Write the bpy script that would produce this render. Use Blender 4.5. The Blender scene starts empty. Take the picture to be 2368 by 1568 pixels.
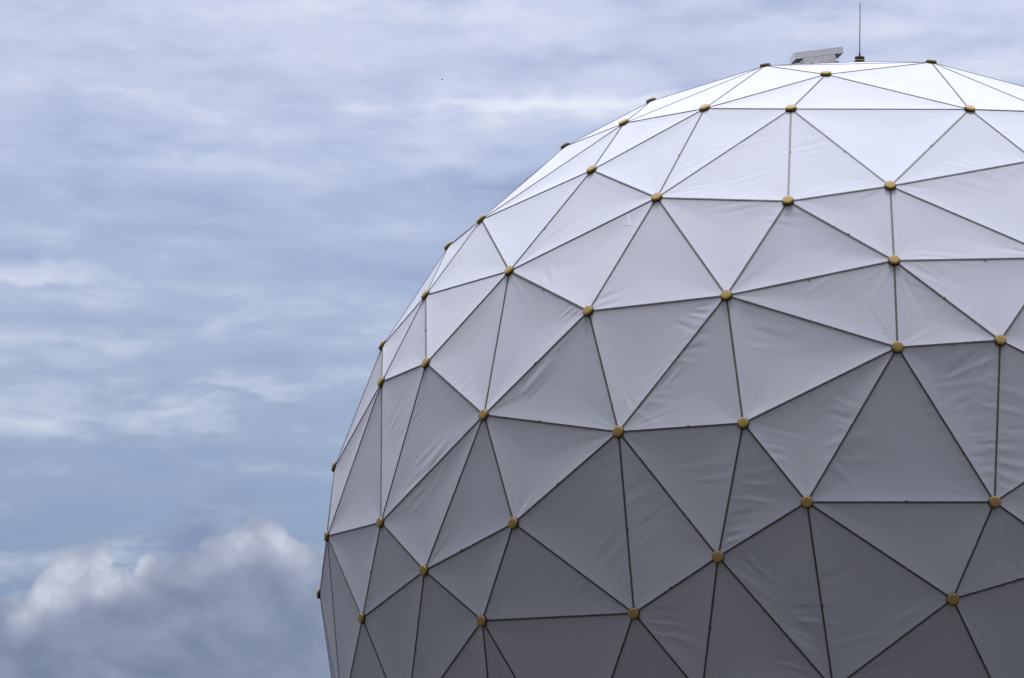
import bpy, bmesh, math, random
import numpy as np
from mathutils import Matrix, Vector

SC = bpy.context.scene
COL = SC.collection
rad = math.radians

# ------------------------------------------------------------------ camera
CAM_POS = Vector((0.0, -60.04573, 1.74668))            # eye height, about 60 m from the dome
YAW, PITCH = -0.099595, 0.162015
FPX, PW, PH = 8000.0, 2367.0, 1567.2     # focal length and picture size in the same units
fwd = Vector((math.sin(YAW) * math.cos(PITCH), math.cos(YAW) * math.cos(PITCH), math.sin(PITCH)))
right = Vector((math.cos(YAW), -math.sin(YAW), 0))
up = right.cross(fwd)
cam_data = bpy.data.cameras.new('camera')
cam_data.sensor_width = 36.0
cam_data.lens = 36.0 * FPX / PW
cam_data.clip_end = 20000
cam = bpy.data.objects.new('camera', cam_data)
COL.objects.link(cam)
cam.matrix_world = Matrix(((right.x, up.x, -fwd.x, CAM_POS.x), (right.y, up.y, -fwd.y, CAM_POS.y),
                           (right.z, up.z, -fwd.z, CAM_POS.z), (0, 0, 0, 1)))
SC.camera = cam

# ------------------------------------------------------------------ exposure
SC.view_settings.view_transform = 'Standard'
SC.view_settings.look = 'None'
SC.view_settings.gamma = 1.0
SC.view_settings.use_curve_mapping = False
SC.view_settings.exposure = 0.0
SC.render.engine = 'CYCLES'
SC.cycles.max_bounces = 3
SC.cycles.diffuse_bounces = 2
SC.cycles.glossy_bounces = 1
SC.cycles.sample_clamp_indirect = 1.5
SC.cycles.use_denoising = True

# ------------------------------------------------------------------ node helper
class Ex:
    """small expression wrapper round shader math nodes"""
    def __init__(self, nt, sock): self.nt, self.s = nt, sock
    def op(self, name, *others, clamp=False):
        n = self.nt.nodes.new('ShaderNodeMath'); n.operation = name; n.use_clamp = clamp
        for i, v in enumerate((self,) + others):
            if isinstance(v, Ex): self.nt.links.new(v.s, n.inputs[i])
            else: n.inputs[i].default_value = v
        return Ex(self.nt, n.outputs[0])
    def __add__(self, o): return self.op('ADD', o)
    def __radd__(self, o): return self.op('ADD', o)
    def __sub__(self, o): return self.op('SUBTRACT', o)
    def __rsub__(self, o): return (self * -1.0) + o
    def __mul__(self, o): return self.op('MULTIPLY', o)
    def __rmul__(self, o): return self.op('MULTIPLY', o)
    def __truediv__(self, o): return self.op('DIVIDE', o)
    def smooth(self, a, b, lo=0.0, hi=1.0):
        n = self.nt.nodes.new('ShaderNodeMapRange'); n.interpolation_type = 'SMOOTHSTEP'
        self.nt.links.new(self.s, n.inputs['Value'])
        n.inputs['From Min'].default_value = a; n.inputs['From Max'].default_value = b
        n.inputs['To Min'].default_value = lo; n.inputs['To Max'].default_value = hi
        return Ex(self.nt, n.outputs[0])
def vec(nt, x, y, z=0.0):
    n = nt.nodes.new('ShaderNodeCombineXYZ')
    for i, v in enumerate((x, y, z)):
        if isinstance(v, Ex): nt.links.new(v.s, n.inputs[i])
        else: n.inputs[i].default_value = v
    return n.outputs[0]
def noise(nt, v, scale, detail=4.0, rough=0.55, dist=0.0):
    n = nt.nodes.new('ShaderNodeTexNoise')
    if v is not None: nt.links.new(v, n.inputs['Vector'])
    n.inputs['Scale'].default_value = scale; n.inputs['Detail'].default_value = detail
    n.inputs['Roughness'].default_value = rough; n.inputs['Distortion'].default_value = dist
    return Ex(nt, n.outputs['Fac'])
def mixcol(nt, fac, a, b):
    n = nt.nodes.new('ShaderNodeMix'); n.data_type = 'RGBA'
    if isinstance(fac, Ex): nt.links.new(fac.s, n.inputs[0])
    else: n.inputs[0].default_value = fac
    for i, v in ((6, a), (7, b)):
        if isinstance(v, tuple): n.inputs[i].default_value = (*v, 1.0)
        else: nt.links.new(v, n.inputs[i])
    return n.outputs[2]
def ramp(nt, fac, stops):
    n = nt.nodes.new('ShaderNodeValToRGB'); n.color_ramp.interpolation = 'B_SPLINE'
    nt.links.new(fac.s, n.inputs[0])
    e = n.color_ramp.elements
    e[0].position, e[0].color = stops[0][0], (*stops[0][1], 1)
    e[1].position, e[1].color = stops[-1][0], (*stops[-1][1], 1)
    for p, c in stops[1:-1]:
        k = e.new(p); k.color = (*c, 1)
    return n.outputs[0]

# ------------------------------------------------------------------ sun and sky
SUN_EL, SUN_AZ = rad(79), rad(-8)       # high, behind the dome and a little left; azimuth from +Y (the view direction)
sun_dir = Vector((math.sin(SUN_AZ) * math.cos(SUN_EL), math.cos(SUN_AZ) * math.cos(SUN_EL), math.sin(SUN_EL)))
sl = bpy.data.lights.new('sun', 'SUN'); sl.energy = 3.4; sl.angle = rad(22); sl.color = (1.0, 0.985, 0.99)
sun = bpy.data.objects.new('sun', sl); COL.objects.link(sun)
sun.rotation_euler = sun_dir.to_track_quat('Z', 'Y').to_euler()
sun.location = (-30, 30, 80)

world = bpy.data.worlds.new('World'); SC.world = world; world.use_nodes = True
nt = world.node_tree; nt.nodes.clear()
tc = nt.nodes.new('ShaderNodeTexCoord')
sep = nt.nodes.new('ShaderNodeSeparateXYZ'); nt.links.new(tc.outputs['Generated'], sep.inputs[0])
dx, dy, dz = (Ex(nt, sep.outputs[i]) for i in range(3))
DEG = 180 / math.pi
az = dx.op('ARCTAN2', dy) * DEG                       # degrees, 0 = +Y
el = dz.op('ARCSINE') * DEG                           # degrees above the horizon
zc = dz.op('MAXIMUM', 0.0) + 0.045
flat = vec(nt, dx / zc, dy / zc)                      # a flat cloud layer seen in perspective

# vertical run of the overcast: blue-grey and dim near the horizon, brighter high up
t_el = (el / 90.0).op('MAXIMUM', 0.0).op('POWER', 0.5)      # 0 horizon .. 1 zenith
BS = [(0.0, (0.13, 0.20, 0.36)), (0.19, (0.19, 0.27, 0.44)), (0.255, (0.265, 0.35, 0.52)), (0.31, (0.38, 0.465, 0.64)), (0.355, (0.445, 0.52, 0.73)),
      (0.40, (0.575, 0.64, 0.84)), (0.55, (0.64, 0.69, 0.84)), (1.0, (0.86, 0.88, 0.97))]
base = ramp(nt, t_el, BS)
n1 = noise(nt, flat, 0.55, 3.0, 0.5, 0.0)
n2 = noise(nt, flat, 2.6, 3.0, 0.55, 0.0)
n3 = noise(nt, vec(nt, az, el * 3.2), 0.5, 4.0, 0.5, 0.3)
n4 = noise(nt, vec(nt, az + 40.0, el * 2.6), 1.25, 3.0, 0.55, 0.0)
streak = n1 * 0.32 + n2 * 0.28 + n3 * 0.28 + n4 * 0.12    # about 0.5

def px_ang(x, y):
    """direction (azimuth, elevation in degrees) of a place in the picture"""
    d = (fwd + right * ((x - PW / 2) / FPX) + up * (-(y - PH / 2) / FPX)).normalized()
    return math.atan2(d.x, d.y) * DEG, math.asin(d.z) * DEG
warp = noise(nt, vec(nt, az, el * 2.2), 1.1, 3.0, 0.5) - 0.5
wu = az + (n3 - 0.5) * 1.4; wv = el + warp * 0.75
kx = DEG / FPX                                        # degrees per picture unit
wsum = None
def wisp(x, y, lx, ly, tilt, amp):
    """one soft elongated streak of cloud: half-length, half-height in picture units, tilt in degrees"""
    global wsum
    a0, e0 = px_ang(x, y)
    u = wu.op('MULTIPLY_ADD', 1 / (lx * kx), -a0 / (lx * kx))
    v = wv.op('MULTIPLY_ADD', 1 / (ly * kx), -e0 / (ly * kx))
    if tilt: v = u.op('MULTIPLY_ADD', -math.tan(rad(tilt)) * lx / ly, v)
    r2 = u.op('MULTIPLY_ADD', u, v * v)
    g = Ex(nt, nt.nodes.new('ShaderNodeValue').outputs[0]); g.s.default_value = 0.3679
    g = g.op('POWER', r2)
    wsum = g * amp if wsum is None else g.op('MULTIPLY_ADD', amp, wsum)
for w in [(280, 208, 110, 14, -8, .22), (470, 262, 170, 18, -10, .18), (1280, 247, 330, 30, 0, .60), (1080, 238, 120, 14, 4, .20),
     (820, 245, 80, 13, 0, .18), (60, 625, 220, 28, 0, .30), (60, 60, 220, 60, 0, .14), (560, 25, 330, 30, 0, .18),
     (1060, 30, 330, 28, 0, .20), (480, 515, 130, 14, -3, .14), (720, 140, 200, 28, -4, .14), (1900, 62, 380, 24, 0, .16),
     (2340, 150, 170, 26, 0, .34), (620, 880, 240, 26, 4, .12), (240, 790, 240, 20, 0, .12),
     (120, 1010, 200, 24, 0, .12), (600, 1000, 200, 22, 5, .15), (420, 690, 240, 24, 0, .08),
     (430, 118, 260, 20, 0, -.16), (740, 345, 300, 24, 0, -.14), (1130, 435, 260, 36, 0, -.40), (260, 340, 240, 16, 0, -.16),
     (900, 640, 220, 30, 0, -.18), (1350, 130, 300, 30, 0, -.18), (1620, 205, 200, 18, 0, -.22),
     (420, 750, 280, 14, 0, -.10), (330, 1060, 280, 24, 0, -.12),
     (540, 915, 110, 12, -6, -.20), (90, 660, 110, 13, -2, -.16), (2060, 105, 260, 18, 0, -.12), (20, 545, 220, 26, 0, -.16), (700, 900, 190, 26, 0, .14), (430, 935, 130, 14, 6, .14),
     (520, 985, 160, 18, 8, .14), (150, 985, 220, 22, 0, .12), (60, 900, 200, 34, 0, .14), (300, 925, 130, 12, 0, -.14), (210, 1110, 240, 22, 0, -.10), (660, 1080, 200, 40, 0, .10)]: wisp(*w)
def tint(lum):
    c = mixcol(nt, lum.op('MAXIMUM', 0.0) * 1.15, base, (0.90, 0.92, 1.0))
    return mixcol(nt, (lum * -1.0).op('MAXIMUM', 0.0) * 1.3, c, (0.235, 0.315, 0.52))
plain = (streak - 0.5) * 3.0
sky_gen = tint(plain)                                  # streaked overcast anywhere low in the sky
sky_pic = tint(plain + wsum * 0.95)                     # the part of it the camera looks at

# bank of cumulus low over the horizon
bil = noise(nt, vec(nt, az, el), 1.9, 5.0, 0.56, 0.0) - 0.5
bil2 = noise(nt, vec(nt, az + 9.0, el), 5.5, 3.0, 0.6, 0.0) - 0.5
body = noise(nt, vec(nt, az * 0.8 - el * 0.7, el * 1.5 + az * 0.5), 0.8, 4.0, 0.55, 0.3) - 0.5
def cells(sc, off):
    vo = nt.nodes.new('ShaderNodeTexVoronoi'); vo.feature = 'SMOOTH_F1'; vo.voronoi_dimensions = '2D'
    vo.inputs['Scale'].default_value = sc; vo.inputs['Smoothness'].default_value = 0.25
    nt.links.new(vec(nt, az + bil * 0.5 + off, el + bil2 * 0.22), vo.inputs['Vector']); return Ex(nt, vo.outputs['Distance'])
puff = (0.42 - cells(1.9, 0.0)) * 1.0 + (0.42 - cells(4.4, 3.3)) * 0.38      # rounded heads
def bank(depth, light):
    """cover and colour of the cumulus from its depth behind the outline and the share of direct light"""
    cover = depth.smooth(-3.0, 14.0)
    c = mixcol(nt, (body * 1.8 + 0.5) + bil2 * 0.2, (0.295, 0.345, 0.475), (0.145, 0.185, 0.305))
    c = mixcol(nt, (light * (0.9 + puff * 0.9) + bil2 * 0.12), c, (0.58, 0.615, 0.74))
    return cover, c
fv = noise(nt, vec(nt, az * 0.16, 0.0), 1.0, 3.0, 0.5) * 330.0
e_low = px_ang(380, 1568)[1] / kx
floor_ = (fv + (e_low - 20.0)) - el * (1 / kx) + bil * 130.0 + bil2 * 24.0
cov, cc = bank(floor_, floor_.smooth(0.0, 110.0, 0.75, 0.0))
sky_gen = mixcol(nt, cov * 0.94, sky_gen, cc)

cu = az.op('MULTIPLY_ADD', 1 / kx, 0.0) + bil * 20.0
cv2 = el.op('MULTIPLY_ADD', 1 / kx, 0.0) + bil2 * 10.0
depth = None
for x, y, r in [(205, 1312, 66), (140, 1356, 70), (75, 1425, 70), (270, 1355, 58), (205, 1400, 60), (345, 1335, 50), (430, 1325, 60),
                (605, 1262, 80), (525, 1295, 74), (668, 1312, 76), (735, 1362, 76), (120, 1600, 210), (330, 1560, 220), (580, 1520, 215), (-60, 1560, 170), (780, 1500, 160), (400, 1400, 95), (480, 1380, 95), (300, 1430, 90), (560, 1370, 80)]:
    a0, e0 = px_ang(x, y)
    u = cu - a0 / kx; v = cv2 - e0 / kx
    d_ = u.op('MULTIPLY_ADD', u, v * v).op('SQRT').op('MULTIPLY_ADD', -1.0, float(r))
    depth = d_ if depth is None else depth.op('SMOOTH_MAX', d_, 22.0)
depth = depth.op('SMOOTH_MAX', ((e_low + 25.0) - cv2) * 0.8, 60.0)     # the bank runs on below the picture
depth = depth + bil * 16.0 + bil2 * 12.0 + puff.op('MAXIMUM', -0.05) * 58.0 - 6.0
light = None
for x, y, lx, ly, tilt, amp in [(190, 1325, 120, 62, 10, 0.95), (300, 1320, 80, 40, 25, 0.55), (95, 1395, 80, 50, 35, 0.6), (590, 1238, 120, 56, 0, 0.62), (680, 1290, 80, 60, -40, 0.45), (470, 1310, 120, 40, 20, 0.25)]:
    a0, e0 = px_ang(x, y)
    u = cu.op('MULTIPLY_ADD', 1 / lx, -a0 / kx / lx); v = cv2.op('MULTIPLY_ADD', 1 / ly, -e0 / kx / ly)
    v = u.op('MULTIPLY_ADD', -math.tan(rad(tilt)) * lx / ly, v)
    g = Ex(nt, nt.nodes.new('ShaderNodeValue').outputs[0]); g.s.default_value = 0.3679
    g = g.op('POWER', u.op('MULTIPLY_ADD', u, v * v))
    light = g * amp if light is None else g.op('MULTIPLY_ADD', amp, light)
# a grey veil drifting up from the bank
a0, e0 = px_ang(455, 1235)
u = (cu - a0 / kx) * 0.77 - (cv2 - e0 / kx) * -0.64; v = (cv2 - e0 / kx) * 0.77 - (cu - a0 / kx) * 0.64
g = Ex(nt, nt.nodes.new('ShaderNodeValue').outputs[0]); g.s.default_value = 0.3679
g = g.op('POWER', (u / 120.0) * (u / 120.0) + (v / 46.0) * (v / 46.0))
sky_pic = mixcol(nt, g * 0.75, sky_pic, (0.215, 0.265, 0.43))
cov, cc = bank(depth, light)
sky_pic = mixcol(nt, cov * 0.96, sky_pic, cc)

# out-of-view sky shaped to light the dome: brighter towards zenith, dimmer behind the camera
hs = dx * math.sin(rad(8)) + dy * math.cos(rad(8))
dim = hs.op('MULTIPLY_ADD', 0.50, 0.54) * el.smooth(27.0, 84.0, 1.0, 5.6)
sky = nt.nodes.new('ShaderNodeTexSky'); sky.sky_type = 'NISHITA'; sky.sun_disc = False
sky.sun_elevation = SUN_EL; sky.sun_rotation = SUN_AZ
SKY_K = 0.1
grey = hs.smooth(-0.6, 0.55, 0.42, 0.0)                 # sky behind the camera greyed to turn the low panels neutral
def background(col):
    bw = nt.nodes.new('ShaderNodeRGBToBW'); nt.links.new(col, bw.inputs[0])
    col = mixcol(nt, grey, col, bw.outputs[0])
    s = nt.nodes.new('ShaderNodeVectorMath'); s.operation = 'SCALE'
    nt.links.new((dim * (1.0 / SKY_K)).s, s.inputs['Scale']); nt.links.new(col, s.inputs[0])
    fin = mixcol(nt, 0.95, sky.outputs[0], s.outputs[0])          # a thin share of clear sky through the cloud
    b_ = nt.nodes.new('ShaderNodeBackground'); b_.inputs['Strength'].default_value = SKY_K
    nt.links.new(fin, b_.inputs[0]); return b_.outputs[0]
def mixsh(fac, a, b_):
    m_ = nt.nodes.new('ShaderNodeMixShader'); nt.links.new(fac.s, m_.inputs[0]); nt.links.new(a, m_.inputs[1]); nt.links.new(b_, m_.inputs[2]); return m_.outputs[0]
near = az.smooth(-17.5, -15.2) * az.smooth(4.0, 6.5, 1.0, 0.0) * el.smooth(15.3, 17.5, 1.0, 0.0)
low = el.smooth(15.5, 22.0, 1.0, 0.0)
wo = nt.nodes.new('ShaderNodeOutputWorld')
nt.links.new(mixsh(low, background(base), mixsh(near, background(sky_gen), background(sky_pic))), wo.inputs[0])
world.cycles.sampling_method = 'NONE'

# ------------------------------------------------------------------ materials
def material(name, rough=0.6, metallic=0.0, spec=0.5):
    m = bpy.data.materials.new(name); m.use_nodes = True
    b = m.node_tree.nodes['Principled BSDF']
    b.inputs['Roughness'].default_value = rough; b.inputs['Metallic'].default_value = metallic
    b.inputs['Specular IOR Level'].default_value = spec
    return m, m.node_tree, b
def objcoord(n):
    t = n.nodes.new('ShaderNodeTexCoord'); return t.outputs['Object']
def varied(name, a, b, scale, rough=0.6, metallic=0.0, spec=0.5, detail=4.0, lo=0.35, hi=0.65, bump=0.0):
    m, n, p = material(name, rough, metallic, spec)
    f = noise(n, objcoord(n), scale, detail, 0.6)
    n.links.new(mixcol(n, f.smooth(lo, hi), a, b), p.inputs['Base Color'])
    if bump:
        bn = n.nodes.new('ShaderNodeBump'); bn.inputs['Strength'].default_value = bump; bn.inputs['Distance'].default_value = 0.004
        n.links.new(f.s, bn.inputs['Height']); n.links.new(bn.outputs[0], p.inputs['Normal'])
    return m

def fabric_material():
    m, n, p = material('radome_membrane', 0.85, 0.0, 0.06)
    oc = objcoord(n)
    cloud = noise(n, oc, 0.9, 4.0, 0.55)
    grain = noise(n, oc, 38.0, 2.0, 0.7)
    # every panel was cut from its own piece of cloth: slightly different whites
    oi = n.nodes.new('ShaderNodeObjectInfo'); rnd = Ex(n, oi.outputs['Random'])
    c1 = mixcol(n, rnd, (0.560, 0.583, 0.675), (0.590, 0.606, 0.695))
    c2 = mixcol(n, cloud.smooth(0.3, 0.75) * 0.22, c1, (0.54, 0.54, 0.59))
    mp = n.nodes.new('ShaderNodeMapping'); mp.inputs['Scale'].default_value = (5.0, 5.0, 0.45); n.links.new(oc, mp.inputs['Vector'])
    run = noise(n, mp.outputs[0], 1.0, 4.0, 0.6)
    c2 = mixcol(n, run.smooth(0.52, 0.78) * 0.20, c2, (0.50, 0.495, 0.50))
    c3 = mixcol(n, grain.smooth(0.35, 0.7) * 0.13, c2, (0.46, 0.46, 0.50))
    # a few specks of dirt
    vo = n.nodes.new('ShaderNodeTexVoronoi'); vo.inputs['Scale'].default_value = 1.5
    n.links.new(oc, vo.inputs['Vector'])
    sp = Ex(n, vo.outputs['Distance']).smooth(0.012, 0.028, 1.0, 0.0)
    c4 = mixcol(n, sp * 0.65, c3, (0.16, 0.15, 0.15))
    n.links.new(c4, p.inputs['Base Color'])
    bn = n.nodes.new('ShaderNodeBump'); bn.inputs['Strength'].default_value = 0.12; bn.inputs['Distance'].default_value = 0.006
    n.links.new(grain.s, bn.inputs['Height']); n.links.new(bn.outputs[0], p.inputs['Normal'])
    return m
M_FAB = fabric_material()
M_SEAM = varied('dark_seam_rubber', (0.035, 0.030, 0.030), (0.070, 0.060, 0.058), 9.0, 0.6)
M_SEAMHI = varied('seam_highlight', (0.10, 0.095, 0.095), (0.16, 0.15, 0.145), 12.0, 0.6)  # seam centre: the groove highlight is put into this paler colour
M_TAN = varied('tan_cap_paint', (0.385, 0.26, 0.095), (0.50, 0.35, 0.14), 60.0, 0.7, 0.0, 0.2, bump=0.25)
M_GASK = varied('black_gasket', (0.020, 0.014, 0.010), (0.045, 0.032, 0.022), 30.0, 0.7)
M_PATCH = varied('pale_patch', (0.60, 0.612, 0.69), (0.615, 0.625, 0.70), 14.0, 0.5)
M_BOX = varied('grey_box_paint', (0.74, 0.735, 0.73), (0.79, 0.785, 0.775), 3.0, 0.9, 0.0, 0.1)
M_BOXD = varied('box_underside_shade', (0.004, 0.004, 0.004), (0.009, 0.009, 0.008), 9.0, 0.8)
M_BLACK = varied('antenna_black', (0.010, 0.009, 0.010), (0.022, 0.019, 0.020), 20.0, 0.5)
M_BIRD = varied('dark_plumage', (0.03, 0.03, 0.033), (0.06, 0.06, 0.06), 8.0, 0.8)
M_CONC = varied('base_concrete', (0.25, 0.245, 0.235), (0.33, 0.325, 0.31), 3.0, 0.85, bump=0.3)

# ------------------------------------------------------------------ object helpers
def link(name, mesh, parent=None, mats=()):
    o = bpy.data.objects.new(name, mesh); COL.objects.link(o)
    for m in mats:
        if m.name not in [x.name for x in mesh.materials if x]: mesh.materials.append(m)
    if parent is not None: o.parent = parent
    return o
def mesh_from(name, verts, faces, smooth=False, matidx=None):
    me = bpy.data.meshes.new(name)
    me.from_pydata(np.asarray(verts, dtype=float).tolist(), [], [tuple(f) for f in faces])
    if smooth: me.polygons.foreach_set('use_smooth', [True] * len(me.polygons))
    if matidx is not None: me.polygons.foreach_set('material_index', matidx)
    me.update(); return me
def lathe(name, prof, seg=28):
    """closed solid of revolution round z; prof = [(r, z)] from bottom centre to top centre"""
    vs, fs = [], []
    ring = []
    for r, z in prof:
        if r < 1e-6: ring.append([len(vs)]); vs.append((0, 0, z))
        else:
            ring.append(list(range(len(vs), len(vs) + seg)))
            vs += [(r * math.cos(2 * math.pi * i / seg), r * math.sin(2 * math.pi * i / seg), z) for i in range(seg)]
    for a, b in zip(ring, ring[1:]):
        for i in range(seg):
            j = (i + 1) % seg
            if len(a) == 1: fs.append((a[0], b[j], b[i]))
            elif len(b) == 1: fs.append((a[i], a[j], b[0]))
            else: fs.append((a[i], a[j], b[j], b[i]))
    return mesh_from(name, vs, fs)
def tag(o, label, cat, group=None):
    o['label'] = label; o['category'] = cat
    if group: o['group'] = group
def box_bm(bm, x0, x1, y0, y1, z0, z1, bev=0.0):
    r = bmesh.ops.create_cube(bm, size=1.0)
    vs = r['verts']
    for v in vs:
        v.co = Vector(((x0 + x1) / 2 + v.co.x * (x1 - x0), (y0 + y1) / 2 + v.co.y * (y1 - y0), (z0 + z1) / 2 + v.co.z * (z1 - z0)))
    if bev:
        es = list({e for v in vs for e in v.link_edges})
        bmesh.ops.bevel(bm, geom=es, offset=bev, segments=2, affect='EDGES', profile=0.5)
def bm_mesh(name, bm):
    bmesh.ops.recalc_face_normals(bm, faces=bm.faces)
    me = bpy.data.meshes.new(name); bm.to_mesh(me); bm.free(); return me

# ------------------------------------------------------------------ ground
gm, gn, gb = material('grass_ground', 0.9)
goc = objcoord(gn)
gf = noise(gn, goc, 0.35, 6.0, 0.65); gf2 = noise(gn, goc, 6.0, 4.0, 0.7)
gn.links.new(mixcol(gn, (gf * 0.6 + gf2 * 0.4).smooth(0.35, 0.65), (0.026, 0.022, 0.017), (0.042, 0.036, 0.028)), gb.inputs['Base Color'])
G = 6000.0
ground = link('ground', mesh_from('ground', [(-G, -G, 0), (G, -G, 0), (G, G, 0), (-G, G, 0)], [(0, 1, 2, 3)]), None, [gm])
ground['kind'] = 'structure'

# ------------------------------------------------------------------ radome: nodes on a sphere, triangular panels between them
R, ZC = 9.3, 7.0
NODES = np.array([
(-1.417,-2.544,8.832),(-0.378,-4.319,8.227),(1.382,-2.789,8.764),(-3.428,-1.383,8.534),(-2.352,-4.856,7.575),
(-0.936,-5.606,7.361),(1.915,-5.379,7.341),(-3.737,-3.873,7.584),(-4.930,-1.346,7.770),(-4.183,-5.139,6.525),
(-3.041,-6.662,5.733),(-0.969,-7.456,5.474),(0.606,-7.318,5.708),(-6.186,-3.305,6.107),(-6.896,-1.959,5.924),
(-5.458,-5.840,4.754),(-7.072,-3.714,4.763),(-4.069,-7.447,3.804),(-1.907,-8.238,3.871),(0.634,-8.183,4.374),
(0.654,-8.797,2.945),(2.185,-8.502,3.073),(-7.968,-2.437,4.132),(-6.861,-5.300,3.365),(-7.775,-3.904,3.286),
(-5.744,-6.952,2.275),(-3.545,-8.411,1.783),(-1.649,-8.972,1.811),(-8.891,-1.661,2.164),(-8.836,-2.774,0.851),
(-7.577,-5.334,0.791),(-5.205,-7.691,0.495),(-6.736,-6.412,-0.095),(-2.036,-9.072,-0.188),(-0.716,-9.254,0.588),
(2.026,-9.058,0.579),(-9.262,-0.833,0.062),(-7.946,-4.783,-0.695),(-5.733,-7.260,-0.955),(-3.312,-8.635,-0.976),
(1.384,-9.157,-0.850),(-0.373,-9.043,-2.138),(-2.311,-8.737,-2.196),(-8.527,-3.018,-2.162),(-7.148,-5.405,-2.487),
(-4.279,-7.517,-3.418),(-5.551,-6.558,-3.558),(3.245,-8.711,-0.288),(4.191,-8.037,2.081),(3.117,-7.520,4.498),
(2.879,-6.197,6.309),(3.254,-4.473,7.476),(2.220,-8.641,-2.627),(3.852,-2.174,8.181),(0.187,-0.967,9.248),
(6.602,0.000,-6.550),(6.410,1.580,-6.550),(5.846,3.068,-6.550),(4.942,4.378,-6.550),(3.750,5.433,-6.550),
(2.341,6.173,-6.550),(0.796,6.554,-6.550),(-0.796,6.554,-6.550),(-2.341,6.173,-6.550),(-3.750,5.433,-6.550),
(-4.942,4.378,-6.550),(-5.846,3.068,-6.550),(-6.410,1.580,-6.550),(-6.602,-0.000,-6.550),(-6.410,-1.580,-6.550),
(-5.846,-3.068,-6.550),(-4.942,-4.378,-6.550),(-3.750,-5.433,-6.550),(-2.341,-6.173,-6.550),(-0.796,-6.554,-6.550),
(0.796,-6.554,-6.550),(2.341,-6.173,-6.550),(3.750,-5.433,-6.550),(4.942,-4.378,-6.550),(5.846,-3.068,-6.550),
(6.410,-1.580,-6.550),(4.475,7.313,3.603),(-5.533,6.340,3.960),(9.192,1.173,0.790),(-1.697,9.143,-0.107),
(-0.855,5.145,7.700),(6.465,2.600,6.159),(8.316,-4.162,-0.097),(4.502,7.947,-1.749),(-8.117,4.364,-1.251),
(7.943,-1.515,4.595),(-0.883,8.230,4.239),(-6.068,2.772,6.480),(7.794,4.942,-1.148),(-4.349,7.583,-3.174),
(2.618,3.094,8.370),(6.330,-5.452,4.086),(7.586,4.527,2.907),(-8.639,2.454,2.416),(8.513,1.573,-3.398),
(5.644,-6.744,-3.026),(1.881,8.992,1.445),(8.380,-2.253,-3.345),(-5.650,7.379,0.334),(1.285,8.469,-3.621),
(-1.362,2.032,8.973),(1.911,6.382,6.489),(-3.432,6.000,6.222),(-8.201,1.989,-3.909),(5.459,6.163,-4.326),
(-6.910,4.758,-4.012),(8.245,1.568,4.007),(-1.762,8.050,-4.311),(6.257,6.793,1.097),(6.342,-0.352,6.793),
(5.626,5.274,5.198),(9.108,-1.616,0.957),(-4.009,1.385,8.276),(6.318,-6.824,-0.028),(-3.448,8.075,3.064),
(-9.106,1.588,-1.027),(-7.380,5.539,1.165),(-7.910,0.797,4.826),(-7.254,4.385,3.827),(-8.145,-0.641,-4.443),
(7.443,-4.775,-2.880),(4.625,1.264,7.968),(7.404,4.034,-3.925),(6.202,-2.894,6.297),(9.117,-0.491,-1.768),
(-3.042,3.879,7.886),(-1.805,-7.848,-4.652),(8.129,-3.576,2.760),(3.076,7.415,-4.696),(-0.564,9.048,2.076),
(8.540,3.573,0.891),(1.179,1.230,9.143),(1.474,8.352,3.815),(-6.334,6.395,-2.340),(-7.337,-3.647,-4.400),
(4.687,3.561,7.200),(7.084,-5.693,1.975),(1.838,-7.719,-4.851),(4.064,8.295,1.085),(0.658,9.216,-1.057),
(4.097,-6.832,-4.799),(-3.808,8.483,0.158),(-9.088,0.442,1.924),(5.877,-5.317,-4.866),(-8.706,3.238,0.461),
(-5.879,0.597,7.181),(7.936,0.113,-4.847),(4.770,-5.261,6.005),(-5.599,4.764,5.697),(-0.205,7.127,5.971),
(8.695,2.900,-1.573),(-4.778,6.379,-4.793),(2.760,0.029,8.881),(-9.023,-0.071,-2.253),(3.646,5.428,6.613),
(2.923,8.818,-0.430),(-2.162,8.826,-1.979),(8.861,-0.193,2.817),(4.049,-8.067,-2.242),(6.220,6.410,-2.591),
(6.448,6.020,2.945),(-2.326,7.345,5.209),(0.821,3.774,8.460),(7.589,5.333,0.669),(6.934,4.057,4.685),
(7.227,-3.320,-4.821),(-3.937,-6.668,-5.150),(5.706,-6.930,2.430),(8.626,2.473,2.444),(7.418,-3.359,4.492),
(-7.155,3.142,-5.042),(7.198,2.667,-5.251),(-8.010,3.612,-3.046),(-7.417,2.532,5.006),(7.259,-5.694,-1.175),
(-2.518,0.619,8.931),(0.509,-8.450,-3.851),(-5.050,7.424,2.422),(5.965,7.097,-0.736),(2.207,4.990,7.531),
(-5.985,-5.200,-4.861),(8.680,-3.046,-1.365),(0.421,7.816,-5.022),(2.207,8.792,-2.079),(-4.479,8.039,-1.347),
(-7.000,6.092,-0.614),(4.995,-0.919,7.791),(-4.630,2.787,7.569),(-3.268,7.366,-4.643),(3.847,6.673,5.211),
(4.681,-6.683,4.463),(-0.869,0.408,9.250),(2.254,7.403,5.158),(7.734,0.035,5.165),(4.860,-7.920,-0.363),
(6.346,-4.220,5.331),(-0.846,8.713,-3.140)
])
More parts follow.
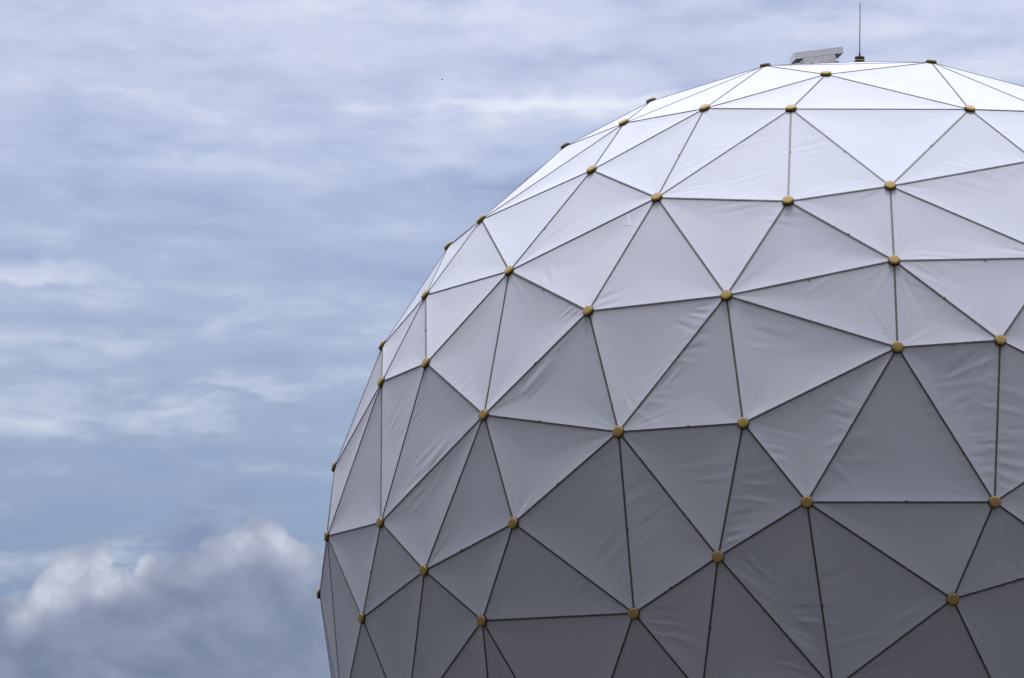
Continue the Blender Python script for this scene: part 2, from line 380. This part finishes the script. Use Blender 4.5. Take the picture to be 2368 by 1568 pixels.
FACES = [
(0,1,2),(0,2,54),(0,7,4),(0,54,196),(1,0,4),(1,4,5),(1,5,6),(2,1,6),(2,6,51),(2,51,53),
(2,53,157),(3,0,180),(4,7,9),(4,9,10),(5,4,10),(5,10,11),(5,11,12),(6,5,12),(6,12,50),(6,50,51),
(7,0,3),(7,3,8),(7,8,13),(8,3,117),(8,117,150),(9,7,13),(9,13,15),(10,9,15),(10,15,17),(10,17,18),
(11,10,18),(11,18,19),(12,11,19),(12,19,49),(12,49,50),(13,8,14),(13,14,16),(14,8,150),(15,13,16),(15,16,23),
(15,23,25),(16,14,22),(16,22,24),(17,15,25),(17,25,26),(18,17,26),(18,26,27),(19,18,20),(19,21,49),(20,18,27),
(20,27,34),(20,34,35),(21,19,20),(21,20,35),(21,35,48),(21,48,49),(22,14,122),(23,16,24),(23,24,30),(24,22,28),
(24,28,29),(24,29,30),(25,23,30),(25,30,32),(26,25,31),(26,31,39),(27,26,33),(27,33,34),(28,22,122),(28,122,147),
(29,28,36),(29,36,43),(30,29,37),(31,25,32),(31,32,38),(31,38,39),(32,30,37),(32,37,44),(33,26,39),(33,39,42),
(34,33,41),(35,34,40),(35,40,47),(35,47,48),(36,28,147),(36,120,158),(37,29,43),(37,43,44),(38,32,44),(38,44,46),
(39,38,45),(40,34,41),(40,41,52),(41,33,42),(41,42,131),(41,131,181),(42,39,45),(42,45,131),(43,36,158),(43,124,139),
(44,43,139),(44,139,185),(45,38,46),(45,46,171),(46,44,185),(47,40,52),(47,52,163),(47,163,199),(48,47,199),(48,172,195),
(49,48,195),(50,49,195),(51,50,152),(52,41,181),(52,142,145),(52,145,163),(53,51,128),(53,128,191),(54,2,157),(54,136,196),
(55,56,151),(56,57,176),(57,58,127),(57,127,176),(58,59,109),(58,109,127),(59,60,133),(60,61,133),(61,62,187),(62,63,112),
(62,112,187),(63,64,193),(64,65,156),(64,156,193),(65,66,175),(65,110,156),(66,67,175),(67,68,108),(67,108,175),(68,69,124),
(69,70,139),(70,71,185),(71,72,185),(72,73,171),(72,171,185),(73,74,131),(73,131,171),(74,75,181),(75,76,142),(75,142,181),
(76,77,145),(77,78,148),(78,79,148),(79,80,170),(80,55,151),(80,151,170),(81,101,137),(81,113,143),(81,115,165),(81,137,197),
(82,107,166),(82,119,182),(82,121,123),(82,123,153),(83,116,129),(83,129,155),(83,135,173),(84,119,134),(84,134,144),(84,144,161),
(85,105,167),(85,106,154),(85,107,130),(85,167,184),(86,111,169),(86,114,198),(86,115,140),(87,116,132),(87,125,186),(87,132,141),
(87,141,179),(88,109,133),(88,133,188),(88,143,183),(89,110,177),(89,120,149),(89,121,190),(90,114,128),(90,128,174),(90,132,162),
(90,162,198),(91,119,166),(92,150,192),(92,153,178),(93,127,164),(93,135,155),(93,164,183),(94,112,193),(94,138,189),(95,126,140),
(95,136,157),(95,140,184),(96,132,174),(96,152,195),(96,174,200),(97,135,168),(97,165,169),(97,169,173),(98,121,149),(98,122,178),
(99,127,155),(99,129,151),(99,151,176),(100,118,199),(100,125,179),(100,145,148),(101,81,143),(101,134,137),(101,143,160),(102,125,170),
(102,129,186),(103,121,182),(103,138,190),(103,146,189),(104,133,187),(104,144,188),(104,187,201),(105,85,130),(105,117,180),(105,136,167),
(105,180,196),(106,85,184),(106,159,194),(106,194,197),(107,82,153),(107,85,154),(107,154,166),(108,68,124),(108,120,177),(108,124,158),
(109,59,133),(109,88,164),(110,65,175),(110,89,138),(110,138,156),(110,175,177),(111,86,198),(111,162,173),(112,63,193),(112,94,161),
(112,161,201),(113,81,165),(113,165,168),(113,168,183),(114,86,126),(114,90,198),(114,126,191),(115,81,194),(115,86,169),(116,83,162),
(116,87,186),(117,3,180),(117,105,130),(117,130,192),(118,100,179),(118,141,172),(118,172,199),(119,82,166),(119,84,146),(119,91,134),
(119,146,182),(120,36,147),(120,89,177),(120,108,158),(120,147,149),(121,82,182),(121,89,149),(121,98,123),(121,103,190),(122,14,150),
(122,98,147),(122,150,178),(123,98,178),(124,43,158),(124,69,139),(125,87,179),(125,100,148),(125,102,186),(125,148,170),(126,86,140),
(126,95,157),(126,157,191),(127,93,155),(127,99,176),(127,109,164),(128,51,152),(128,114,191),(128,152,200),(129,99,155),(129,102,151),
(129,116,186),(130,107,153),(130,153,192),(131,45,171),(131,74,181),(132,90,174),(132,96,141),(132,116,162),(133,61,187),(133,104,188),
(134,91,137),(134,101,144),(135,83,155),(135,93,168),(135,97,173),(136,54,157),(136,95,167),(136,105,196),(137,91,154),(137,154,197),
(138,89,190),(138,94,156),(138,103,189),(139,70,185),(140,115,159),(140,159,184),(141,96,172),(141,118,179),(142,52,181),(142,76,145),
(143,88,160),(143,113,183),(144,101,160),(144,104,201),(144,160,188),(145,77,148),(145,100,163),(146,84,161),(146,103,182),(146,161,189),
(147,98,149),(148,79,170),(150,92,178),(150,117,192),(151,56,176),(151,102,170),(152,50,195),(152,96,200),(153,92,192),(153,123,178),
(154,91,166),(154,106,197),(156,94,193),(157,53,191),(159,106,184),(159,115,194),(160,88,188),(161,94,189),(161,144,201),(162,83,173),
(162,111,198),(163,100,199),(164,88,183),(165,97,168),(165,115,169),(167,95,184),(168,93,183),(169,111,173),(171,46,185),(172,48,199),
(172,96,195),(174,128,200),(175,108,177),(180,0,196),(187,112,201),(194,81,197)
]
BASE = set(range(55,81))
APEX = 54
radome = bpy.data.objects.new('radome', None); COL.objects.link(radome)
radome.location = (0, 0, 0); radome.empty_display_size = 0.5
tag(radome, 'white geodesic radome of triangular fabric panels with dark seams and brass coloured caps', 'radome')
CEN = np.array([0, 0, ZC])
camp = np.array(CAM_POS)
AX = np.array([list(right), list(up), list(-fwd)])
def project(p):
    c = AX @ (np.asarray(p) - camp); return PW / 2 + FPX * c[0] / -c[2], PH / 2 - FPX * c[1] / -c[2]
def on_sphere(x, y):
    """where the sight line through a place in the picture meets the dome's sphere (relative to its centre)"""
    d = np.array(fwd) + np.array(right) * ((x - PW / 2) / FPX) + np.array(up) * (-(y - PH / 2) / FPX); d /= np.linalg.norm(d)
    oc = camp - CEN; b = d @ oc; disc = b * b - (oc @ oc - R * R)
    return oc + d * (-b - math.sqrt(max(disc, 0.0)))

# folds in the cloth: place, run direction in degrees, half-length, half-spread, spacing, height
FOLDS = [(1600, 430, -9, 110, 16, 15, 3.2), (1690, 330, 6, 150, 34, 24, 2.6), (1600, 370, 14, 90, 30, 22, 2.4), (1740, 390, 10, 120, 26, 26, 2.0),
  (1890, 320, 20, 100, 36, 24, 2.4), (2060, 396, 2, 80, 18, 14, 2.2), (1950, 400, 12, 80, 22, 22, 1.6), (2270, 400, -30, 120, 40, 26, 2.4), (2330, 300, -12, 90, 34, 22, 2.2),
  (1250, 650, -55, 60, 30, 30, 4.0), (1330, 700, 18, 70, 16, 20, 4.5), (1400, 690, 8, 90, 14, 18, 3.4),
  (1620, 735, -26, 70, 30, 26, 5.0), (1590, 800, -8, 50, 26, 22, 4.5), (1550, 850, 52, 46, 22, 20, 5.0), (1500, 930, -20, 60, 30, 26, 2.6), (1445, 935, -60, 60, 26, 26, 3.4),
  (1230, 870, 40, 110, 26, 34, 5.5), (1300, 780, 38, 80, 26, 26, 3.0), (1060, 900, 30, 70, 22, 26, 3.5), (1050, 880, 34, 60, 24, 24, 2.6),
  (1230, 1165, 36, 60, 16, 22, 5.0), (1130, 1040, -50, 90, 30, 34, 2.6), (990, 1060, 22, 90, 40, 30, 4.0), (950, 1130, 14, 60, 34, 24, 3.4), (920, 1000, 20, 60, 44, 26, 2.4),
  (1390, 1050, 16, 70, 28, 24, 3.6), (1500, 1185, 30, 90, 40, 34, 4.6), (1450, 1130, 26, 70, 30, 24, 3.4), (1420, 1280, 48, 80, 30, 30, 3.0), (1390, 1240, 40, 70, 30, 26, 2.6),
  (1640, 1080, 4, 110, 40, 30, 2.0), (1750, 1110, -4, 70, 40, 24, 3.4), (1720, 1200, 8, 70, 38, 24, 4.2), (1780, 1060, -14, 60, 24, 22, 2.8), (1700, 1250, 14, 60, 18, 20, 3.0),
  (1770, 1370, -36, 80, 30, 30, 5.0), (1740, 1320, -40, 60, 16, 20, 4.5), (1880, 1440, -8, 90, 34, 40, 7.0), (1860, 1510, -28, 100, 30, 34, 7.0), (1810, 1400, 30, 60, 30, 30, 3.0),
  (1560, 1500, -28, 90, 24, 34, 7.0), (1540, 1450, -8, 60, 20, 24, 4.0), (1990, 1520, 14, 100, 26, 36, 7.0), (2120, 1430, 36, 100, 22, 34, 5.0), (1950, 1330, 18, 90, 40, 40, 3.0),
  (2250, 850, 24, 110, 28, 30, 5.0), (2230, 900, 20, 90, 30, 30, 3.5), (2330, 930, -8, 80, 60, 40, 3.5), (2340, 1060, -6, 70, 70, 30, 4.0), (2280, 1040, 2, 50, 60, 26, 2.6), (2200, 960, 10, 80, 40, 34, 2.6),
  (1990, 1010, 10, 80, 50, 40, 3.0), (1960, 960, -26, 60, 30, 30, 2.6), (1950, 1090, -48, 70, 26, 30, 2.4), (2230, 1430, -50, 90, 24, 34, 3.6), (2350, 1300, -50, 80, 40, 34, 2.4),
  (1180, 560, 42, 130, 26, 24, 2.4), (1080, 610, 38, 120, 30, 22, 3.0), (1060, 720, 40, 110, 30, 24, 2.6), (1010, 760, 44, 90, 24, 22, 2.2), (1300, 500, 30, 100, 40, 40, 1.6),
  (900, 960, 26, 60, 50, 26, 3.0), (960, 930, 30, 60, 24, 22, 2.6), (850, 1000, 40, 50, 40, 26, 2.4), (810, 1380, 60, 60, 24, 26, 3.0), (1140, 1400, 60, 60, 20, 24, 3.0),
  (1060, 1490, -50, 80, 26, 30, 3.6), (1180, 1500, -45, 70, 24, 30, 3.6), (1300, 1330, 50, 80, 50, 40, 2.0), (2240, 700, 60, 90, 40, 34, 2.0), (1950, 620, 40, 90, 50, 40, 1.6),
  (1800, 760, -30, 80, 40, 36, 2.0), (2150, 640, -34, 90, 22, 26, 3.0), (2200, 590, 2, 110, 12, 18, 2.6), (1700, 470, -6, 110, 12, 16, 3.0), (1830, 500, -20, 60, 24, 22, 2.6)]
CREASES = []                       # (start, direction, across, length, width, height): straight tension creases in the cloth
rng = random.Random(11)
def crease(c, t, b, ln, wd, h): CREASES.append((c, t, b, ln, wd, h))
def bundle(c, t, b, ln, sp, wl, h):
    m = max(2, int(round(2 * sp / wl)) + 1); fan = rng.uniform(-0.35, 0.35)
    for q in range(m):
        s = (q / (m - 1) - 0.5) * 2 * sp + rng.uniform(-.3, .3) * wl
        a = fan * s / max(sp, 0.01) + rng.uniform(-0.07, 0.07)
        t2 = t * math.cos(a) + b * math.sin(a); b2 = b * math.cos(a) - t * math.sin(a)
        l2 = ln * rng.uniform(0.55, 1.1)
        fade = 1.0 - 0.45 * abs(s) / max(sp, 0.01)
        crease(c + b * s + t * rng.uniform(-.25, .25) * ln - t2 * l2 * 0.75, t2, b2, l2 * 1.5, wl * rng.uniform(0.12, 0.25), h * fade * rng.uniform(0.6, 1.2) * rng.choice((1, 1, -0.8)))
for x, y, ang_, ln, sp, wl, h in FOLDS:
    c = on_sphere(x, y); nrm = c / np.linalg.norm(c)
    d = np.array(right) * math.cos(rad(ang_)) + np.array(up) * math.sin(rad(ang_))
    t = d - nrm * (d @ nrm); t /= np.linalg.norm(t); b = np.cross(nrm, t)
    k = 60.0 / FPX
    bundle(c, t, b, ln * k, sp * k, wl * k, h * 0.0024)
for _ in range(90):                                   # and elsewhere round the dome
    v = np.array([rng.gauss(0, 1) for _ in range(3)]); v /= np.linalg.norm(v); c = v * R
    if v[1] < 0.15 and v[2] > -0.4 and v[0] < 0.9: continue
    d = np.array([rng.gauss(0, 1) for _ in range(3)]); t = d - v * (d @ v); t /= np.linalg.norm(t)
    bundle(c, t, np.cross(v, t), rng.uniform(.4, .9), rng.uniform(.15, .4), rng.uniform(.15, .3), rng.uniform(.002, .005))

def relief(p, edge_d, seed, tri):
    """height of the cloth over its flat triangle, for points p (relative to the centre)"""
    r = random.Random(seed)
    sag = r.uniform(0.013, 0.026); width = r.uniform(0.16, 0.26)
    z = -sag * (1 - np.exp(-edge_d / width)) - sag * 0.6 * np.minimum(edge_d, 0.6)
    z = z + 0.0018 * np.sin(p @ np.array([1.9, 1.3, 2.2]) * 1.6 + r.uniform(0, 6)) * np.minimum(edge_d / 0.2, 1)
    f = np.zeros(len(p))
    cen = p.mean(0); reach = np.linalg.norm(p - cen, axis=1).max()
    own = []
    for k in range(3):                                 # pulls at the corners of the panel
        if r.random() > 0.7: continue
        A, B, C = tri[k], tri[(k + 1) % 3], tri[(k + 2) % 3]
        e1 = (B - A) / np.linalg.norm(B - A); e2 = (C - A) / np.linalg.norm(C - A)
        nn = np.cross(e1, e2); nn /= np.linalg.norm(nn)
        for _ in range(r.randint(1, 4)):
            w = r.uniform(0.08, 0.92); t_ = e1 * (1 - w) + e2 * w; t_ /= np.linalg.norm(t_)
            own.append((A + t_ * r.uniform(.02, .2), t_, np.cross(nn, t_), r.uniform(.35, 1.0), r.uniform(.018, .038), r.uniform(.0014, .0042) * r.choice((1, 1, -1))))
    for c, t, b, ln, wd, h in CREASES + own:
        if np.linalg.norm(c - cen) > reach + ln: continue
        q = p - c; l = q @ t / ln; s = q @ b
        w = wd * (0.75 + 0.7 * np.clip(l, 0, 1))
        win = np.clip(l, 0, 1) ** 0.5 * np.clip(1 - l, 0, 1) ** 1.1 * 1.75
        # a sharp crest with a shallow dip on one side
        f += h * win * (np.exp(-(s / w) ** 2) - 0.55 * np.exp(-((s - 1.9 * w) / (1.5 * w)) ** 2))
    return z + f * (0.30 + 0.70 * np.minimum(edge_d / 0.09, 1))

def panel_mesh(tri, n, seed):
    A, B, C = (NODES[i] for i in tri)
    nrm = np.cross(B - A, C - A); nrm /= np.linalg.norm(nrm)
    bar = np.array([(i / n, j / n, (n - i - j) / n) for i in range(n + 1) for j in range(n + 1 - i)])
    p = bar @ np.array([A, B, C])
    ar = np.linalg.norm(np.cross(B - A, C - A))
    hs = [ar / np.linalg.norm(B - C), ar / np.linalg.norm(C - A), ar / np.linalg.norm(A - B)]
    ed = np.stack([bar[:, k] * hs[k] for k in range(3)], 1)
    e = -0.05 * np.log(np.exp(-ed / 0.05).sum(1)); e = np.maximum(e + 0.0, 0)   # soft distance to the nearest seam
    p = p + nrm * relief(p, e, seed, (A, B, C))[:, None]
    fs = []; off = [0]
    for i in range(n + 1): off.append(off[-1] + n + 1 - i)
    for i in range(n):
        for j in range(n - i):
            a = off[i] + j; b_ = off[i] + j + 1; c_ = off[i + 1] + j
            fs.append((a, c_, b_))
            if j < n - i - 1: fs.append((b_, c_, off[i + 1] + j + 1))
    # orientation: outward
    v = [p[k] for k in fs[0]]
    if np.cross(v[1] - v[0], v[2] - v[0]) @ nrm < 0: fs = [f[::-1] for f in fs]
    return p + CEN, fs, nrm

cen_dir = lambda q: (camp - (q + CEN)) / np.linalg.norm(camp - (q + CEN))
info = []
for k, tri in enumerate(FACES):
    A, B, C = (NODES[i] for i in tri)
    c = (A + B + C) / 3; nrm = np.cross(B - A, C - A); nrm /= np.linalg.norm(nrm)
    facing = nrm @ cen_dir(c)
    xs, ys = zip(*[project(q + CEN) for q in (A, B, C)])
    inside = max(xs) > -20 and min(xs) < PW + 20 and max(ys) > -20 and min(ys) < PH + 20
    info.append((inside and facing > -0.02, facing, k))
order = sorted(info, key=lambda t: (-int(t[0]), -t[1]))
rest_v, rest_f = [], []
panels = {}
for rank, (vis, facing, k) in enumerate(order):
    n = 88 if vis else (12 if facing > -0.3 else 6)
    v, f, nrm = panel_mesh(FACES[k], n, k * 13 + 5)
    if rank < 300:
        org = v.mean(0)
        me = mesh_from('panel', v, f, True)
        o = link('panel', me, radome, [M_FAB]); panels[k] = (o, nrm)
    else:
        b0 = len(rest_v); rest_v += list(v); rest_f += [tuple(b0 + q for q in t) for t in f]
if rest_v:
    o = link('panel_cladding', mesh_from('panel_cladding', rest_v, rest_f, True), radome, [M_FAB]); o['kind'] = 'stuff'

# seams: a dark strip over every joint, a middle face painted paler for the groove's highlight, one small clip about half way
edge_faces = {}
for k, t in enumerate(FACES):
    for i in range(3): edge_faces.setdefault(tuple(sorted((t[i], t[(i + 1) % 3]))), []).append(k)
fn = []
for t in FACES:
    A, B, C = (NODES[i] for i in t); q = np.cross(B - A, C - A); fn.append(q / np.linalg.norm(q))
PROF = [(-.0140, -.012), (-.0140, .003), (-.012, .005), (-.0050, .005), (-.0038, .0035), (.0038, .0035), (.0050, .005), (.012, .005), (.0140, .003), (.0140, -.012)]
def seam_geo(a, b, fk, seed):
    A, B = NODES[a] + CEN, NODES[b] + CEN
    nrm = sum(fn[k] for k in fk); nrm /= np.linalg.norm(nrm)
    d = B - A; L = np.linalg.norm(d); d /= L; side = np.cross(d, nrm)
    vs = []
    m = len(PROF)
    for P0 in (A + d * 0.04, B - d * 0.04):
        vs += [P0 + side * x + nrm * h for x, h in PROF]
    fs, mi = [], []
    for i in range(m - 1):
        fs.append((i, i + 1, m + i + 1, m + i)); mi.append(1 if i == 4 else 0)
    fs += [tuple(range(m))[::-1], tuple(range(m, 2 * m))]; mi += [0, 0]
    r = random.Random(seed)
    if r.random() < 0.22:                              # the clip
        c = A + d * L * r.uniform(0.42, 0.58) + side * r.choice((-.014, .014)); b0 = len(vs)
        for sx in (-1, 1):
            for sy in (-1, 1):
                for sz in (0, 1): vs.append(c + d * sx * 0.018 + side * sy * 0.010 + nrm * (0.001 + sz * 0.0075))
        q = b0
        fs += [(q, q + 1, q + 3, q + 2), (q + 4, q + 6, q + 7, q + 5), (q, q + 4, q + 5, q + 1), (q + 2, q + 3, q + 7, q + 6), (q + 1, q + 5, q + 7, q + 3)]
        mi += [0] * 5
    return vs, fs, mi
einfo = []
for e, fk in edge_faces.items():
    if len(fk) < 2 and all(i in BASE for i in e): pass
    mid = (NODES[e[0]] + NODES[e[1]]) / 2
    nrm = sum(fn[k] for k in fk); nrm /= np.linalg.norm(nrm)
    x, y = project(mid + CEN); facing = nrm @ cen_dir(mid)
    einfo.append((-30 < x < PW + 150 and -30 < y < PH + 150 and facing > -0.2, facing, e, fk))
einfo.sort(key=lambda t: (-int(t[0]), -t[1]))
rv, rf, rm = [], [], []
for rank, (vis, facing, e, fk) in enumerate(einfo):
    vs, fs, mi = seam_geo(e[0], e[1], fk, rank * 7 + 1)
    if rank < 300:
        me = mesh_from('seam_strip', vs, fs, False); me.materials.append(M_SEAM); me.materials.append(M_SEAMHI)
        me.polygons.foreach_set('material_index', mi)
        link('seam_strip', me, radome)
    else:
        b0 = len(rv); rv += vs; rf += [tuple(b0 + q for q in t) for t in fs]; rm += mi
if rv:
    me = mesh_from('seam_strips', rv, rf, False); me.materials.append(M_SEAM); me.materials.append(M_SEAMHI)
    me.polygons.foreach_set('material_index', rm)
    o = link('seam_strips', me, radome); o['kind'] = 'stuff'

# caps over the hubs, each on a black gasket
cap_me = lathe('hub_cap', [(0.0, 0.006), (0.080, 0.006), (0.0850, 0.012), (0.0855, 0.030), (0.0835, 0.038), (0.078, 0.0430), (0.070, 0.0455), (0.04, 0.0475), (0.0, 0.048)])
gas_me = lathe('gasket', [(0.0, -0.05), (0.086, -0.05), (0.0945, 0.0), (0.095, 0.009), (0.091, 0.013), (0.0, 0.013)])
cap_me.polygons.foreach_set('use_smooth', [True] * len(cap_me.polygons))
cap_me.materials.append(M_TAN); gas_me.materials.append(M_GASK)
crng = random.Random(3)
def frame_of(nrm, spin):
    n_ = Vector(nrm); return n_.to_track_quat('Z', 'Y').to_matrix().to_4x4() @ Matrix.Rotation(spin, 4, 'Z')
for i, p in enumerate(NODES):
    if i in BASE: continue
    nrm = Vector(p / np.linalg.norm(p))
    tilt = Vector((crng.gauss(0, .02), crng.gauss(0, .02), crng.gauss(0, .02)))
    mw = Matrix.Translation(Vector(p + CEN)) @ frame_of((nrm + tilt).normalized(), crng.uniform(0, 6.28))
    o = link('hub_cap', cap_me, radome); o.matrix_local = mw
    g = link('gasket', gas_me, o)

# pale patches glued on two panels
def face_at(x, y):
    q = on_sphere(x, y); best, bk = 1e9, 0
    for k, t in enumerate(FACES):
        A, B, C = (NODES[i] for i in t); n_ = fn[k]
        if n_ @ q <= 0: continue
        s = (n_ @ A) / (n_ @ q); h = q * s
        w = [np.cross(C - B, h - B) @ n_, np.cross(A - C, h - C) @ n_, np.cross(B - A, h - A) @ n_]
        if min(w) >= 0: return k, h
    return 0, q
def patch(x, y, outline):
    k, _ = face_at(x, y)
    if k not in panels: return
    o, nrm = panels[k]
    A = NODES[FACES[k][0]] + CEN
    top_, bot = [], []
    vco = np.array([v.co[:] for v in o.data.vertices])
    for ox, oy in outline:
        d = np.array(fwd) + np.array(right) * ((x + ox - PW / 2) / FPX) + np.array(up) * (-(y + oy - PH / 2) / FPX)
        s = ((A - camp) @ nrm) / (d @ nrm); h = camp + d * s
        j = np.argmin(((vco - h) ** 2).sum(1)); lift = (vco[j] - h) @ nrm
        top_.append(h + nrm * (lift + 0.002)); bot.append(h + nrm * (lift - 0.004))
    m = len(outline); vs = top_ + bot
    fs = [tuple(range(m))] + [(i, m + i, m + (i + 1) % m, (i + 1) % m) for i in range(m)]
    me = mesh_from('repair_patch', vs, fs)
    link('repair_patch', me, o, [M_PATCH])
patch(1450, 507, [(-9, 12), (2, 13), (8, 12), (7, 2), (4, -12), (0, -13), (-2, -4)])
patch(2102, 1266, [(8 * math.cos(a), 6 * math.sin(a)) for a in [i * 0.785 for i in range(8)]])

# ring wall the dome stands on (below the picture)
rb = math.sqrt(R * R - 6.55 ** 2)
ring_me = lathe('base_ring', [(rb - 0.5, 0.0), (rb + 0.35, 0.0), (rb + 0.35, 0.40), (rb + 0.30, 0.45), (rb - 0.5, 0.45)], 64)
link('base_ring', ring_me, radome, [M_CONC])

# ------------------------------------------------------------------ box and aerial on top
def at_plane(x, y, yw):
    d = fwd + right * ((x - PW / 2) / FPX) + up * (-(y - PH / 2) / FPX)
    return CAM_POS + d * ((yw - CAM_POS.y) / d.y)
YB = -1.35
bl = at_plane(1838.0, 136.0, YB)                                   # lid: lower left corner of its front
psi = rad(14)
br = at_plane(1950.5, 121.6, YB + 0.83 * math.sin(psi))
rise = math.atan2(br.z - bl.z, math.hypot(br.x - bl.x, br.y - bl.y))
x_ax = Vector((math.cos(psi) * math.cos(rise), math.sin(psi) * math.cos(rise), math.sin(rise)))
y_ax = Vector((-math.sin(psi), math.cos(psi), 0.0))
z_ax = x_ax.cross(y_ax)
LW = (br - bl).length; LH, LD = 0.118, 0.40
hatch = bpy.data.objects.new('ventilator_box', None); COL.objects.link(hatch)
hatch.matrix_world = Matrix(((x_ax.x, y_ax.x, z_ax.x, bl.x), (x_ax.y, y_ax.y, z_ax.y, bl.y), (x_ax.z, y_ax.z, z_ax.z, bl.z), (0, 0, 0, 1)))
tag(hatch, 'grey metal box with a tilted overhanging lid on the crown of the radome', 'metal box')
bm = bmesh.new(); box_bm(bm, 0, LW, 0, LD, 0.0, LH, 0.006); link('lid', bm_mesh('lid', bm), hatch, [M_BOX])
bm = bmesh.new(); box_bm(bm, 0.012, LW - 0.012, 0.012, LD - 0.012, -0.004, 0.002); link('lid_hollow_shade', bm_mesh('lid_hollow_shade', bm), hatch, [M_BOXD])  # black sheet standing in for the shaded hollow under the lid
bx0, bx1 = 0.174 * LW, 0.817 * LW
bm = bmesh.new(); box_bm(bm, bx0, bx1, -0.002, LD - 0.05, -0.034, -0.005, 0.003); link('collar', bm_mesh('collar', bm), hatch, [M_BOX])
bm = bmesh.new(); box_bm(bm, bx0 + 0.004, bx1 + 0.008, 0.006, LD - 0.056, -0.42, -0.034, 0.004); link('body', bm_mesh('body', bm), hatch, [M_BOX])
bm = bmesh.new(); box_bm(bm, bx1 + 0.008, bx1 + 0.055, 0.03, 0.09, -0.150, -0.122, 0.006); link('bracket', bm_mesh('bracket', bm), hatch, [M_TAN])

pa = Vector(NODES[APEX] + CEN); na = Vector(NODES[APEX] / np.linalg.norm(NODES[APEX]))
aerial = bpy.data.objects.new('whip_antenna', None); COL.objects.link(aerial)
aerial.location = pa + na * 0.051
aerial.rotation_euler = (0, rad(1.45), 0)
tag(aerial, 'thin black whip antenna on a round base at the top of the radome', 'antenna')
link('base_disc', lathe('base_disc', [(0, 0.0), (0.076, 0.0), (0.088, 0.008), (0.090, 0.022), (0.084, 0.034), (0.060, 0.042), (0.022, 0.046), (0, 0.046)], 32), aerial, [M_BLACK])
link('ferrule', lathe('ferrule', [(0, 0.04), (0.017, 0.04), (0.0165, 0.075), (0.013, 0.10), (0.0075, 0.135), (0, 0.135)], 16), aerial, [M_BLACK])
link('rod', lathe('rod', [(0, 0.12), (0.0085, 0.12), (0.0075, 0.5), (0.0066, 0.983), (0.0076, 0.988), (0.0076, 0.996), (0, 1.0)], 10), aerial, [M_BLACK])

# ------------------------------------------------------------------ a bird far off
d = (fwd + right * ((1022.5 - PW / 2) / FPX) + up * (-(183.8 - PH / 2) / FPX))
BD = 420.0
bird = bpy.data.objects.new('bird', None); COL.objects.link(bird); bird.location = CAM_POS + d * BD
tag(bird, 'tiny dark bird flying in the open sky left of the radome', 'bird')
prof_b = [(0.0, -0.13), (0.022, -0.10), (0.045, -0.02), (0.048, 0.04), (0.036, 0.085), (0.026, 0.105), (0.024, 0.12), (0.010, 0.135), (0.0, 0.15)]
bme = lathe('body', prof_b, 12); bb = link('body', bme, bird, [M_BIRD]); bb.rotation_euler = (0, rad(90), 0)
for s in (-1, 1):
    vs = [(0.05, s * 0.03, 0.015), (-0.04, s * 0.03, 0.015), (0.06, s * 0.13, 0.05), (-0.03, s * 0.12, 0.05), (-0.03, s * 0.27, 0.03),
          (0.05, s * 0.03, 0.005), (-0.04, s * 0.03, 0.005), (0.06, s * 0.13, 0.042), (-0.03, s * 0.12, 0.042)]
    fs = [(0, 1, 3, 2), (2, 3, 4), (5, 7, 8, 6), (7, 4, 8), (0, 2, 7, 5), (2, 4, 7), (1, 6, 8, 3), (3, 8, 4)]
    link('wing', mesh_from('wing', vs, fs), bird, [M_BIRD])
vs = [(-0.10, 0.015, 0.006), (-0.10, -0.015, 0.006), (-0.20, 0.04, 0.006), (-0.20, -0.04, 0.006), (-0.10, 0.015, -0.004), (-0.10, -0.015, -0.004), (-0.20, 0.04, -0.002), (-0.20, -0.04, -0.002)]
link('tail', mesh_from('tail', vs, [(0, 1, 3, 2), (4, 6, 7, 5), (0, 2, 6, 4), (1, 5, 7, 3), (2, 3, 7, 6)]), bird, [M_BIRD])
print('box lower left', tuple(bl), 'apex', tuple(pa))
